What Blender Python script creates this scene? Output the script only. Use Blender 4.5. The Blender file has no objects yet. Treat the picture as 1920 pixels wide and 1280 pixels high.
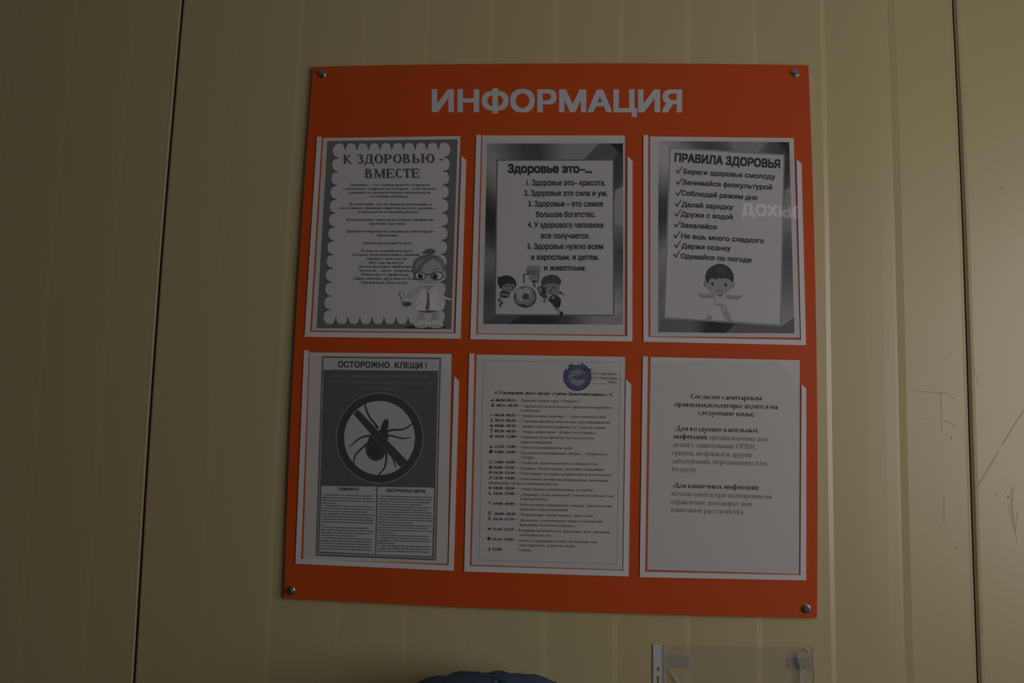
import bpy, bmesh, math, random
from mathutils import Vector, Matrix, noise
from mathutils.geometry import delaunay_2d_cdt
sc = bpy.context.scene
COL = sc.collection
random.seed(4)

# ------------------------------------------------------------------ camera
FPX = 1525.0                                   # focal length in pixels of the 1920 wide frame
RIGHT = Vector((0.99713961, 0.07124302, 0.02523938))
DOWN = Vector((0.01724055, 0.11073579, -0.99370033))
FWD = Vector((-0.07358911, 0.9912931, 0.10919077))
CAM = Vector((0.0294, -1.1594, 1.4507))        # 1.16 m from the wall, at 1.45 m
cd = bpy.data.cameras.new('camera')
cd.sensor_width = 36.0
cd.lens = 36.0 * FPX / 1920.0
cd.clip_start = 0.02
cam = bpy.data.objects.new('camera', cd)
COL.objects.link(cam)
m3 = Matrix((RIGHT, -DOWN, -FWD)).transposed()
cam.matrix_world = Matrix.Translation(CAM) @ m3.to_4x4()
sc.camera = cam

# ------------------------------------------------------------------ world and daylight
world = bpy.data.worlds.new('world')
sc.world = world
world.use_nodes = True
bgn = world.node_tree.nodes.get('Background')
bgn.inputs[0].default_value = (0.75, 0.85, 1.0, 1)
bgn.inputs[1].default_value = 0.3
ld = bpy.data.lights.new('window_daylight', 'AREA')
ld.shape = 'RECTANGLE'
ld.size = 1.3
ld.size_y = 1.05
ld.energy = 11.2
ld.color = (1.0, 0.97, 0.96)
lo = bpy.data.objects.new('window_daylight', ld)
COL.objects.link(lo)
WX, WY0, WY1, WZ0, WZ1 = 1.32, -1.85, -0.5, 1.06, 2.14
lo.location = (WX + 0.09, (WY0 + WY1) / 2, (WZ0 + WZ1) / 2)
lo.rotation_euler = (math.radians(90), 0, math.radians(90))

vs = sc.view_settings
vs.view_transform = 'Standard'
vs.look = 'None'
vs.exposure = 0.0
vs.gamma = 1.0
vs.use_curve_mapping = False

# ------------------------------------------------------------------ helpers
def lin(v):
    v = v / 255.0
    return v / 12.92 if v <= 0.04045 else ((v + 0.055) / 1.055) ** 2.4

def plane_pt(x, y, d):
    """point of the photograph on the upright plane d metres in front of the wall"""
    dr = RIGHT * ((x - 960.0) / FPX) + DOWN * ((y - 640.0) / FPX) + FWD
    t = (-d - CAM.y) / dr.y
    return CAM + dr * t

def material(name, col, rough=0.5, spec=0.5, metal=0.0, noise_amt=0.0, noise_scale=40.0, bump=0.0):
    m = bpy.data.materials.new(name)
    m.use_nodes = True
    nt = m.node_tree
    b = nt.nodes['Principled BSDF']
    b.inputs['Base Color'].default_value = (*col, 1)
    b.inputs['Roughness'].default_value = rough
    b.inputs['Metallic'].default_value = metal
    b.inputs['Specular IOR Level'].default_value = spec
    if noise_amt or bump:
        tc = nt.nodes.new('ShaderNodeTexCoord')
        nz = nt.nodes.new('ShaderNodeTexNoise')
        nz.inputs['Scale'].default_value = noise_scale
        nz.inputs['Detail'].default_value = 4
        nt.links.new(tc.outputs['Object'], nz.inputs['Vector'])
        if noise_amt:
            mx = nt.nodes.new('ShaderNodeMix')
            mx.data_type = 'RGBA'
            mx.inputs['A'].default_value = (*[c * (1 - noise_amt) for c in col], 1)
            mx.inputs['B'].default_value = (*[min(1, c * (1 + noise_amt)) for c in col], 1)
            nt.links.new(nz.outputs['Fac'], mx.inputs['Factor'])
            nt.links.new(mx.outputs['Result'], b.inputs['Base Color'])
        if bump:
            bp = nt.nodes.new('ShaderNodeBump')
            bp.inputs['Strength'].default_value = bump
            bp.inputs['Distance'].default_value = 0.002
            nt.links.new(nz.outputs['Fac'], bp.inputs['Height'])
            nt.links.new(bp.outputs['Normal'], b.inputs['Normal'])
    return m

def clear_film(name, haze, gloss, tint=(0.97, 0.97, 0.97)):
    m = bpy.data.materials.new(name)
    m.use_nodes = True
    nt = m.node_tree
    nt.nodes.clear()
    out = nt.nodes.new('ShaderNodeOutputMaterial')
    tr = nt.nodes.new('ShaderNodeBsdfTransparent')
    tr.inputs[0].default_value = (*tint, 1)
    df = nt.nodes.new('ShaderNodeBsdfDiffuse')
    df.inputs[0].default_value = (0.8, 0.79, 0.8, 1)
    gl = nt.nodes.new('ShaderNodeBsdfGlossy')
    gl.inputs['Roughness'].default_value = 0.02
    a = nt.nodes.new('ShaderNodeMixShader')
    a.inputs[0].default_value = haze
    b = nt.nodes.new('ShaderNodeMixShader')
    b.inputs[0].default_value = gloss
    nt.links.new(tr.outputs[0], a.inputs[1])
    nt.links.new(df.outputs[0], a.inputs[2])
    nt.links.new(a.outputs[0], b.inputs[1])
    nt.links.new(gl.outputs[0], b.inputs[2])
    nt.links.new(b.outputs[0], out.inputs[0])
    return m

M = {}
M['wall'] = material('cream_painted_steel', (0.67, 0.57, 0.29), 0.38, 0.85, 0, 0.025, 5.0)
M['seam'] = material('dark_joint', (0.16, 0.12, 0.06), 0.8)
M['scuff'] = material('scuff_grey', (0.53, 0.46, 0.27), 0.6)
M['orange'] = material('orange_plastic', (0.74, 0.099, 0.012), 0.5, 0.35, 0, 0.02, 30)
M['white'] = material('white_plastic', (0.88, 0.86, 0.86), 0.45, 0.4, 0, 0.015, 60)
M['letter'] = material('white_vinyl', (0.72, 0.71, 0.75), 0.5, 0.3, 0, 0.01, 60)
M['paper'] = material('office_paper', (0.80, 0.755, 0.73), 0.8, 0.2, 0, 0.02, 120)
M['metal'] = material('zinc_steel', (0.55, 0.58, 0.6), 0.28, 0.5, 1.0, 0.05, 200)
M['film'] = clear_film('pocket_film', 0.03, 0.018, (0.998, 0.998, 0.998))
M['sleeve'] = clear_film('sleeve_film', 0.035, 0.02, (0.985, 0.985, 0.985))
M['tape'] = clear_film('matt_tape', 0.2, 0.03)
M['strip'] = material('white_strip', (0.72, 0.70, 0.70), 0.4, 0.5, 0, 0.02, 50)
M['blue'] = material('blue_nonwoven', (0.07, 0.12, 0.195), 0.85, 0.2, 0, 0.18, 60, 0.5)
M['beige'] = material('beige_wall', (0.15, 0.135, 0.11), 0.6, 0.4, 0, 0.03, 6)
M['floor'] = material('brown_linoleum', (0.05, 0.04, 0.03), 0.5, 0.4, 0, 0.15, 12)
M['ceiling'] = material('white_ceiling', (0.5, 0.48, 0.44), 0.7, 0.3, 0, 0.02, 10)
M['frame'] = material('white_upvc', (0.8, 0.8, 0.8), 0.35, 0.5, 0, 0.01, 20)
M['signbox'] = material('grey_sign_housing', (0.12, 0.13, 0.13), 0.5, 0.4, 0, 0.03, 40)

def emissive(name, col, s):
    m = bpy.data.materials.new(name)
    m.use_nodes = True
    b = m.node_tree.nodes['Principled BSDF']
    b.inputs['Base Color'].default_value = (*col, 1)
    b.inputs['Emission Color'].default_value = (*col, 1)
    b.inputs['Emission Strength'].default_value = s
    return m
M['lit'] = emissive('lit_sign_letters', (0.86, 0.78, 0.92), 3.0)

def printed(name='printed_ink'):
    m = bpy.data.materials.new(name)
    m.use_nodes = True
    nt = m.node_tree
    b = nt.nodes['Principled BSDF']
    b.inputs['Roughness'].default_value = 0.8
    b.inputs['Specular IOR Level'].default_value = 0.15
    at = nt.nodes.new('ShaderNodeVertexColor')
    at.layer_name = 'ink'
    nt.links.new(at.outputs['Color'], b.inputs['Base Color'])
    return m
M['print'] = printed()

def props(o, label=None, cat=None, group=None, kind=None):
    if label: o['label'] = label
    if cat: o['category'] = cat
    if group: o['group'] = group
    if kind: o['kind'] = kind
    return o

def link(name, mesh, mats, parent=None, loc=None):
    o = bpy.data.objects.new(name, mesh)
    COL.objects.link(o)
    for m in mats: mesh.materials.append(M[m])
    if parent: o.parent = parent
    elif loc is not None: o.location = loc
    return o

def empty(name, loc):
    o = bpy.data.objects.new(name, None)
    o.empty_display_size = 0.05
    o.location = loc
    COL.objects.link(o)
    return o

def world_origin(o):
    v = Vector((0, 0, 0))
    while o is not None:
        v += o.location
        o = o.parent
    return v

class Geo:
    """faces in world space, one mesh in the end; prints carry a grey value per face corner"""
    def __init__(s):
        s.v = []; s.f = []; s.c = []; s.mi = []; s.has_c = False
    def face(s, pts, cols=None, mi=0):
        n = len(s.v)
        s.v.extend([tuple(p) for p in pts])
        s.f.append(tuple(range(n, n + len(pts))))
        s.mi.append(mi)
        if cols is not None:
            s.has_c = True
            s.c.extend(cols)
        else:
            s.c.extend([(0.5, 0.5, 0.5)] * len(pts))
    def mesh(s, name, origin):
        me = bpy.data.meshes.new(name)
        me.from_pydata([Vector(p) - origin for p in s.v], [], s.f)
        for i, p in enumerate(me.polygons): p.material_index = s.mi[i]
        if s.has_c:
            ca = me.color_attributes.new('ink', 'FLOAT_COLOR', 'CORNER')
            flat = []
            for f in s.f:
                for i in f: flat.extend((*s.c[i], 1.0))
            ca.data.foreach_set('color', flat)
        me.update()
        return me
    def build(s, name, mats, parent=None, loc=None, weld=False, smooth=False):
        org = world_origin(parent) if parent else (Vector(loc) if loc is not None else Vector((0, 0, 0)))
        me = s.mesh(name, org)
        if weld or smooth:
            bm = bmesh.new(); bm.from_mesh(me)
            bmesh.ops.remove_doubles(bm, verts=bm.verts, dist=1e-6)
            bmesh.ops.recalc_face_normals(bm, faces=bm.faces)
            bm.to_mesh(me); bm.free()
        if smooth:
            for p in me.polygons: p.use_smooth = True
        return link(name, me, mats, parent, loc)

def slab(g, outline, d0, d1, mi=0):
    """flat piece between depths d0 (back) and d1 (front); outline in photo pixels, read on the front plane"""
    fr = [plane_pt(x, y, d1) for x, y in outline]
    bk = [Vector((p.x, -d0, p.z)) for p in fr]
    g.face(fr, mi=mi)
    g.face(bk[::-1], mi=mi)
    n = len(fr)
    for i in range(n):
        j = (i + 1) % n
        g.face([fr[i], bk[i], bk[j], fr[j]], mi=mi)

def dense(pts, n, bow=None):
    """subdivide a closed outline so that long edges can be slightly bowed"""
    out = []
    for i in range(len(pts)):
        a, b = pts[i], pts[(i + 1) % len(pts)]
        for k in range(n):
            t = k / n
            x, y = a[0] + (b[0] - a[0]) * t, a[1] + (b[1] - a[1]) * t
            if bow and bow[i]:
                q = 4 * t * (1 - t)
                x += bow[i][0] * q; y += bow[i][1] * q
            out.append((x, y))
    return out

def zoom(ox, oy, s):
    return lambda x, y: (ox + x / s, oy + y / s)

def boxg(g, lo_, hi_, mi=0):
    (x0, y0, z0), (x1, y1, z1) = lo_, hi_
    c = [(x0, y0, z0), (x1, y0, z0), (x1, y1, z0), (x0, y1, z0), (x0, y0, z1), (x1, y0, z1), (x1, y1, z1), (x0, y1, z1)]
    for f in ((0, 3, 2, 1), (4, 5, 6, 7), (0, 1, 5, 4), (1, 2, 6, 5), (2, 3, 7, 6), (3, 0, 4, 7)):
        g.face([c[i] for i in f], mi=mi)

# ------------------------------------------------------------------ lettering
_tc = bpy.data.curves.new('type', 'FONT')
_to = bpy.data.objects.new('type', _tc)
COL.objects.link(_to)
_cache = {}
def sans(s, bold=0.0, res=3):
    """grotesque letters from Blender's own typeface: polygons with cap height 1, starting at x=0"""
    key = (s, bold, res)
    if key in _cache: return _cache[key]
    _tc.body = s; _tc.offset = 0.0; _tc.resolution_u = res; _tc.size = 1.0
    dg = bpy.context.evaluated_depsgraph_get()
    dg.update()
    cap = 0.727
    cu = _to.to_curve(dg)
    loops = []
    for sp in cu.splines:
        n = len(sp.bezier_points); lp = [p.co.xy.copy() for p in sp.points]
        for i in range(n):
            p, q = sp.bezier_points[i], sp.bezier_points[(i + 1) % n]
            a, b, c, e = p.co.xy, p.handle_right.xy, q.handle_left.xy, q.co.xy
            flat = abs((b - a).cross(e - a)) + abs((c - a).cross(e - a)) < 1e-6
            m = 1 if flat else res
            for k in range(m):
                t = k / m; u = 1 - t
                v = a * u ** 3 + b * (3 * u * u * t) + c * (3 * u * t * t) + e * t ** 3
                if not lp or (lp[-1] - v).length > 1e-5: lp.append(v.copy())
        if len(lp) > 2: loops.append(lp)
    _to.to_curve_clear()
    bb = [(min(v.x for v in l), max(v.x for v in l)) for l in loops]
    def wind(px, py):
        w = 0
        for l, (lo_, hi_) in zip(loops, bb):
            if px < lo_ or px > hi_: continue
            for i in range(len(l)):
                a, b = l[i - 1], l[i]
                if (a.y <= py) != (b.y <= py):
                    if a.x + (b.x - a.x) * (py - a.y) / (b.y - a.y) > px: w += 1 if b.y > a.y else -1
        return w
    polys = []
    # outlines that touch are solved together, letter by letter
    order = sorted(range(len(loops)), key=lambda i: bb[i][0])
    groups = []; hi_ = -9e9
    for i in order:
        if bb[i][0] > hi_: groups.append([])
        groups[-1].append(i); hi_ = max(hi_, bb[i][1])
    for gr in groups:
        vv = []; ee = []
        for i in gr:
            n0 = len(vv); m = len(loops[i])
            vv += loops[i]; ee += [(n0 + k, n0 + (k + 1) % m) for k in range(m)]
        ov, _, of = delaunay_2d_cdt(vv, ee, [], 0, 1e-5)[:3]
        for f in of:
            cx = sum(ov[k].x for k in f) / len(f); cy = sum(ov[k].y for k in f) / len(f)
            if wind(cx, cy): polys.append([(ov[k].x / cap, ov[k].y / cap) for k in f])
    x0 = min(p[0] for q in polys for p in q); x1 = max(p[0] for q in polys for p in q)
    polys = [[(x - x0, y) for x, y in q] for q in polys]
    if bold:                                   # heavier weight: the same letters overprinted round a small square
        k = bold / cap; b = k * .8
        polys = [[(x + dx + k, y * (1 - 2 * b) + b + dy) for x, y in q] for q in polys
                 for dx, dy in (((-k, -b), (k, -b), (k, b), (-k, b), (0, 0)))]
        x1 += 2 * k
    _cache[key] = (polys, x1 - x0)
    return _cache[key]

LOW = {
'а': (.42, 'O.17 .27 .15 .28 0 360;A.17 .68 .16 .34 0 155;V.31 0 .72;H.31 .4 .03'),
'б': (.46, 'O.22 .45 .2 .47 0 360;D.07 .5 .14 1.2 T;D.12 1.15 .38 1.4 T'),
'в': (.44, 'V.09 0 1 tb;A.19 .75 .13 .26 -90 90;A.2 .27 .17 .28 -90 90;H.09 .2 0;H.09 .2 .5;H.09 .2 1'),
'г': (.39, 'V.09 0 1 tb;H.09 .35 1;V.35 .7 1 n'),
'д': (.46, 'D.1 .03 .17 1 t;V.34 0 1;H.14 .4 1;H0 .45 0;V.02 -.26 .05 n;V.43 -.26 .05 n'),
'е': (.42, 'A.21 .5 .19 .52 0 315;H.05 .39 .52'),
'ж': (.66, 'V.32 0 1 tb;D.07 0 .3 .55 T;D.57 0 .34 .55 T;D.09 1 .3 .5 t;D.55 1 .34 .5 t;S.07 0;S.57 0;S.09 1;S.55 1'),
'з': (.37, 'A.17 .74 .15 .27 -90 150;A.17 .27 .17 .29 -150 90'),
'и': (.5, 'V.09 0 1 tb;V.4 0 1 tb;D.1 .08 .39 .92 t'),
'й': (.5, 'V.09 0 1 tb;V.4 0 1 tb;D.1 .08 .39 .92 t;A.245 1.45 .11 .2 190 350'),
'к': (.46, 'V.09 0 1 tb;D.12 .45 .33 .95 t;D.15 .52 .38 0 T;S.34 1;S.39 0'),
'л': (.46, 'D.08 .05 .17 1 t;Q.05 .07;V.36 0 1 tb;H.14 .4 1'),
'м': (.6, 'V.08 0 1 tbn;V.5 0 1 tb;D.1 1 .29 .05 T;D.29 .05 .48 1 t'),
'н': (.5, 'V.09 0 1 tb;V.4 0 1 tb;H.09 .4 .52'),
'о': (.46, 'O.23 .5 .21 .52 0 360'),
'п': (.5, 'V.09 0 1 tb;V.4 0 1 tb;H.09 .4 1'),
'р': (.48, 'V.09 -.48 1 tb;A.25 .5 .2 .52 -150 150'),
'с': (.385, 'A.21 .5 .19 .52 45 315'),
'т': (.40, 'V.2 0 1 b;H.02 .38 1;V.03 .7 1 n;V.37 .7 1 n'),
'у': (.46, 'D.07 1 .23 .05 T;D.41 1 .16 -.45 t;S.07 1;S.41 1;Q.11 -.42'),
'ф': (.65, 'V.32 -.48 1.45 tb;O.2 .5 .18 .52 0 360;O.44 .5 .18 .52 0 360'),
'х': (.46, 'D.08 1 .38 0 T;D.38 1 .08 0 t;S.08 1;S.38 1;S.08 0;S.38 0'),
'ц': (.52, 'V.09 0 1 t;V.4 0 1 t;H.05 .48 0;V.47 -.26 .05 n'),
'ч': (.48, 'V.38 0 1 tb;V.09 .55 1 t;A.22 .62 .17 .24 180 300;H.22 .38 .42'),
'ш': (.74, 'V.09 0 1 t;V.36 0 1 t;V.63 0 1 t;H.05 .67 0'),
'щ': (.76, 'V.09 0 1 t;V.36 0 1 t;V.63 0 1 t;H.05 .71 0;V.7 -.26 .05 n'),
'ъ': (.47, 'V.17 0 1 b;H.02 .17 1;V.03 .7 1 n;A.27 .27 .16 .28 -90 90;H.17 .27 0;H.17 .27 .53'),
'ы': (.61, 'V.09 0 1 tb;A.19 .27 .16 .28 -90 90;H.09 .19 0;H.09 .19 .53;V.5 0 1 tb'),
'ь': (.42, 'V.09 0 1 tb;A.21 .27 .17 .28 -90 90;H.09 .21 0;H.09 .21 .53'),
'э': (.42, 'A.2 .5 .19 .52 -140 140;H.16 .37 .5'),
'ю': (.7, 'V.09 0 1 tb;H.09 .3 .5;O.46 .5 .2 .52 0 360'),
'я': (.45, 'V.36 0 1 tb;A.22 .73 .15 .28 90 270;H.22 .36 1;H.22 .36 .46;D.08 0 .26 .47 T;S.08 0'),
}
LOW['ё'] = (LOW['е'][0], LOW['е'][1] + ';Q.13 1.35;Q.29 1.35')
UPP = {
'А': (.7, 'D.06 0 .35 1 t;D.35 1 .64 0 T;H.17 .52 .35;S.07 0;S.63 0'),
'Б': (.58, 'V.12 0 1 tb;H.12 .48 1;V.49 .76 1 n;A.28 .27 .22 .28 -90 90;H.12 .28 0;H.12 .28 .54'),
'Е': (.6, 'V.12 0 1 tb;H.12 .5 1;H.12 .4 .52;H.12 .52 0;V.51 .76 1 n;V.53 0 .26 n;V.41 .4 .64 n'),
'Р': (.56, 'V.12 0 1 tb;A.3 .73 .22 .28 -90 90;H.12 .3 1;H.12 .3 .46'),
'У': (.66, 'D.08 1 .33 .32 T;D.6 1 .25 0 t;S.08 1;S.6 1;Q.2 .05'),
'0': (.44, 'O.22 .5 .2 .51 0 360'), '1': (.44, 'V.22 0 1 b;D.1 .84 .22 .98 t'),
'2': (.44, 'A.2 .72 .18 .29 -25 165;D.33 .62 .08 .06 T;H.06 .4 .04;H.06 .4 .08'),
'3': (.42, 'A.18 .75 .16 .26 -90 155;A.18 .27 .19 .29 -155 90'),
'4': (.45, 'V.3 0 1;D.3 .95 .04 .3 t;H.03 .43 .3;H.03 .43 .26'),
'5': (.43, 'A.19 .32 .19 .34 -150 115;V.11 .55 1 n;H.1 .37 1;H.1 .37 .95'),
'6': (.44, 'O.22 .32 .19 .34 0 360;A.4 .34 .37 .67 105 180'),
'7': (.42, 'H.04 .4 1;H.04 .4 .95;D.38 .98 .17 0 T'),
'8': (.43, 'O.21 .74 .16 .27 0 360;O.21 .27 .19 .29 0 360'),
'9': (.44, 'O.21 .68 .19 .34 0 360;A.03 .66 .37 .67 -75 0'),
'.': (.2, 'Q.1 .07'), ',': (.22, 'Q.1 .07;D.14 .05 .07 -.18 t'), ':': (.22, 'Q.1 .07;Q.1 .6'),
'!': (.25, 'V.12 .26 1;Q.12 .07'), '-': (.28, 'H.03 .25 .36;H.03 .25 .32'), '–': (.5, 'H0 .5 .36'),
'—': (1., 'H0 1 .36'), '(': (.28, 'A.32 .4 .24 .72 125 235'), ')': (.28, 'A-.04 .4 .24 .72 -55 55'),
'«': (.44, 'D.22 .62 .08 .36 t;D.08 .36 .22 .1 t;D.38 .62 .24 .36 t;D.24 .36 .38 .1 t'),
'»': (.44, 'D.06 .62 .2 .36 t;D.2 .36 .06 .1 t;D.22 .62 .36 .36 t;D.36 .36 .22 .1 t'),
'„': (.36, 'Q.1 .05;Q.24 .05;D.12 .05 .06 -.16 t;D.26 .05 .2 -.16 t'),
'“': (.36, 'Q.1 .85;Q.24 .85;D.08 .88 .14 1.02 t;D.22 .88 .28 1.02 t'), '_': (.5, 'H0 .5 -.12'),
}
def _ops(spec, xs, ys, T, t, ser):
    out = []
    st = 0.035 / ys if ser else 0
    for op in spec.split(';'):
        k = op[0]
        a = op[1:].split()
        fl = a.pop() if a and a[-1].isalpha() else ''
        a = [float(q) for q in a]
        if k == 'V':
            x = a[0] * xs; w = (t if 'n' in fl else T) / 2
            out.append([(x - w, a[1] * ys), (x + w, a[1] * ys), (x + w, a[2] * ys), (x - w, a[2] * ys)])
            for c, yy, sg in (('t', a[2], -1), ('b', a[1], 1)):
                if c in fl:
                    y = yy * ys; q = T / 2 + 0.045
                    out.append([(x - q, y), (x + q, y), (x + q, y + sg * 0.032), (x - q, y + sg * 0.032)])
        elif k == 'H':
            y = a[2] * ys; h = t * 1.05
            y0 = 0 if a[2] == 0 else (y - h if a[2] == 1 else y - h / 2)
            out.append([(a[0] * xs, y0), (a[1] * xs, y0), (a[1] * xs, y0 + h), (a[0] * xs, y0 + h)])
        elif k == 'D':
            w = (T if fl == 'T' else t * 1.3) / 2 * 1.05
            out.append([(a[0] * xs - w, a[1] * ys), (a[0] * xs + w, a[1] * ys), (a[2] * xs + w, a[3] * ys), (a[2] * xs - w, a[3] * ys)])
        elif k in 'OA':
            cx, cy, rx, ry = a[0] * xs, a[1] * ys, a[2] * xs, a[3] * ys
            ix, iy = max(rx - T, .01), max(ry - t, .01)
            n = max(4, int(abs(a[5] - a[4]) / 26))
            for i in range(n):
                p, q = [math.radians(a[4] + (a[5] - a[4]) * (i + e) / n) for e in (0, 1)]
                out.append([(cx + rx * math.cos(p), cy + ry * math.sin(p)), (cx + rx * math.cos(q), cy + ry * math.sin(q)),
                            (cx + ix * math.cos(q), cy + iy * math.sin(q)), (cx + ix * math.cos(p), cy + iy * math.sin(p))])
        elif k == 'S':
            x, y = a[0] * xs, a[1] * ys; q = 0.075; sg = -1 if a[1] > .5 else 1
            out.append([(x - q, y), (x + q, y), (x + q, y + sg * .032), (x - q, y + sg * .032)])
        elif k == 'Q':
            x, y, q = a[0] * xs, a[1] * ys, T * .58
            out.append([(x - q, y - q), (x + q, y - q), (x + q, y + q), (x - q, y + q)])
    return out

def serif(s, bold=False):
    """book letters drawn from stems, bowls, hairlines and serifs; cap height 1"""
    T, t = (.15, .055) if bold else (.082, .036)
    X, C = .45, .66
    xb = 1.1 if bold else 1.0
    out = []; x = 0.0
    for ch in s:
        if ch == ' ':
            x += .25; continue
        if ch in LOW: adv, sp, xs, ys = *LOW[ch], xb, X
        elif ch in UPP: adv, sp, xs, ys = *UPP[ch], xb, C
        elif ch.lower() in LOW: adv, sp, xs, ys = *LOW[ch.lower()], 1.36 * xb, C
        else: continue
        for q in _ops(sp, xs, ys, T, t, True): out.append([((px + x) / C, py / C) for px, py in q])
        x += adv * xs + .02
    x0 = min(p[0] for q in out for p in q); x1 = max(p[0] for q in out for p in q)
    return [[(px - x0, py) for px, py in q] for q in out], x1 - x0

# ------------------------------------------------------------------ room shell (structure)
RX0, RX1, RY0, RZ1 = -2.3, WX, -2.6, 2.7
def wall_profile():
    """steel sandwich panels: three panels, shallow ribs every 10 cm, tongue joints; (x, y) from left to right"""
    yb = 1240
    X = lambda px: plane_pt(px, yb, 0).x
    sl, sr = X(252.5), X(1832.6)
    pts = []
    def rib(px, amp, w=0.007):
        x = X(px)
        pts.extend([(x - w * .5, 0.0), (x + w * .5, amp * .7), (x + w * .5 + 0.045, 0.0)])
    pitch = (X(1425) - X(757)) / 5
    xl = X(156)
    for k in range(12, -1, -1):
        x = xl - k * pitch
        if x < RX0 + .05: continue
        pts.extend([(x - .004, 0), (x + .004, .0003), (x + .05, 0)])
    pts += [(sl - .0065, 0), (sl - .0042, -.0002), (sl - .0018, .0002), (sl - .0014, .001), (sl - .0013, .014),
            (sl + .0013, .014), (sl + .0015, .0016), (sl + .004, 0.0003)]
    for px, a in ((372, .0003), (500, .0006), (630, .0004), (757, .0006), (887, .0005), (1020, .0009), (1153, .0009), (1290, .0010), (1425, .0012)):
        rib(px, a)
    x = X(1564)
    pts += [(x - .0034, 0), (x + .0034, .0015), (x + .02, .0012), (x + .05, .0007), (x + .075, .0007)]
    x = X(1706)
    pts += [(x - .009, .0011), (x - .0055, .0013), (x + .0045, 0), (x + .03, .0001)]
    pts += [(sr - .006, 0), (sr - .0022, -.0003), (sr - .0014, .0005), (sr - .0012, .014), (sr + .0012, .014), (sr + .0016, .003), (sr + .0052, .0004), (sr + .009, 0)]
    x = sr + pitch
    while x < RX1 - .06:
        pts.extend([(x - .004, 0), (x + .004, .0002), (x + .05, 0)])
        x += pitch
    pts = [(RX0, 0)] + pts + [(RX1, 0)]
    return pts, sl, sr

prof, SL, SR = wall_profile()
def seam_x(table, z):
    zs = sorted((plane_pt(px, py, 0).z, plane_pt(px, py, 0).x) for px, py in table)
    if z <= zs[0][0]: a, b = zs[0], zs[1]
    elif z >= zs[-1][0]: a, b = zs[-2], zs[-1]
    else:
        for a, b in zip(zs, zs[1:]):
            if a[0] <= z <= b[0]: break
    if z < zs[0][0] or z > zs[-1][0]:
        return a[1] if z < zs[0][0] else b[1]
    return a[1] + (b[1] - a[1]) * (z - a[0]) / (b[0] - a[0])
TL_ = [(342, 0), (340, 20), (316, 300), (303, 460), (290.6, 630), (279.5, 790), (269.4, 950), (260.5, 1100), (252.3, 1240), (249.8, 1280)]
TR_ = [(1786.7, 0), (1797.5, 220), (1806, 430), (1813, 640), (1819, 840), (1826, 1060), (1832.6, 1240), (1834, 1280)]
zl = [0, .5, .9, 1.0] + [1.05 + .05 * k for k in range(23)] + [2.3, RZ1]
g = Geo()
rows = []
for z in zl:
    bl, br = seam_x(TL_, z) - SL, seam_x(TR_, z) - SR
    row = []
    for x, y in prof:
        t = min(1, max(0, (x - SL) / (SR - SL)))
        fx = 0 if x <= RX0 or x >= RX1 else bl + (br - bl) * t
        row.append(Vector((x + fx, y, z)))
    rows.append(row)
for a, b in zip(rows, rows[1:]):
    for i in range(len(prof) - 1):
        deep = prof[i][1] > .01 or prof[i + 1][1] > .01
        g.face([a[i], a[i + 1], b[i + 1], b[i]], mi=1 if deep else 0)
boxg(g, (RX0, .016, 0), (RX1, .1, RZ1))
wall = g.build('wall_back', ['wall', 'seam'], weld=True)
props(wall, kind='structure')

g = Geo(); boxg(g, (RX0 - .1, RY0 - .1, -.1), (RX1 + .3, .1, 0)); props(g.build('floor', ['floor']), kind='structure')
g = Geo(); boxg(g, (RX0 - .1, RY0 - .1, RZ1), (RX1 + .3, .1, RZ1 + .1)); props(g.build('ceiling', ['ceiling']), kind='structure')
g = Geo(); boxg(g, (RX0 - .1, RY0, 0), (RX0, 0, RZ1)); props(g.build('wall_left', ['beige']), kind='structure')
g = Geo(); boxg(g, (RX0 - .1, RY0 - .1, 0), (RX1 + .1, RY0, RZ1)); props(g.build('wall_front', ['beige']), kind='structure')
g = Geo()
boxg(g, (RX1, RY0, 0), (RX1 + .12, 0, WZ0)); boxg(g, (RX1, RY0, WZ1), (RX1 + .12, 0, RZ1))
boxg(g, (RX1, RY0, WZ0), (RX1 + .12, WY0, WZ1)); boxg(g, (RX1, WY1, WZ0), (RX1 + .12, 0, WZ1))
props(g.build('wall_right', ['beige']), kind='structure')
g = Geo()
w = .045
for lo_, hi_ in (((RX1 + .02, WY0, WZ0), (RX1 + .07, WY1, WZ0 + w)), ((RX1 + .02, WY0, WZ1 - w), (RX1 + .07, WY1, WZ1)),
                 ((RX1 + .02, WY0, WZ0 + w), (RX1 + .07, WY0 + w, WZ1 - w)), ((RX1 + .02, WY1 - w, WZ0 + w), (RX1 + .07, WY1, WZ1 - w)),
                 ((RX1 + .02, (WY0 + WY1) / 2 - .03, WZ0 + w), (RX1 + .07, (WY0 + WY1) / 2 + .03, WZ1 - w))):
    boxg(g, lo_, hi_)
props(g.build('window_1', ['frame']), kind='structure')

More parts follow.
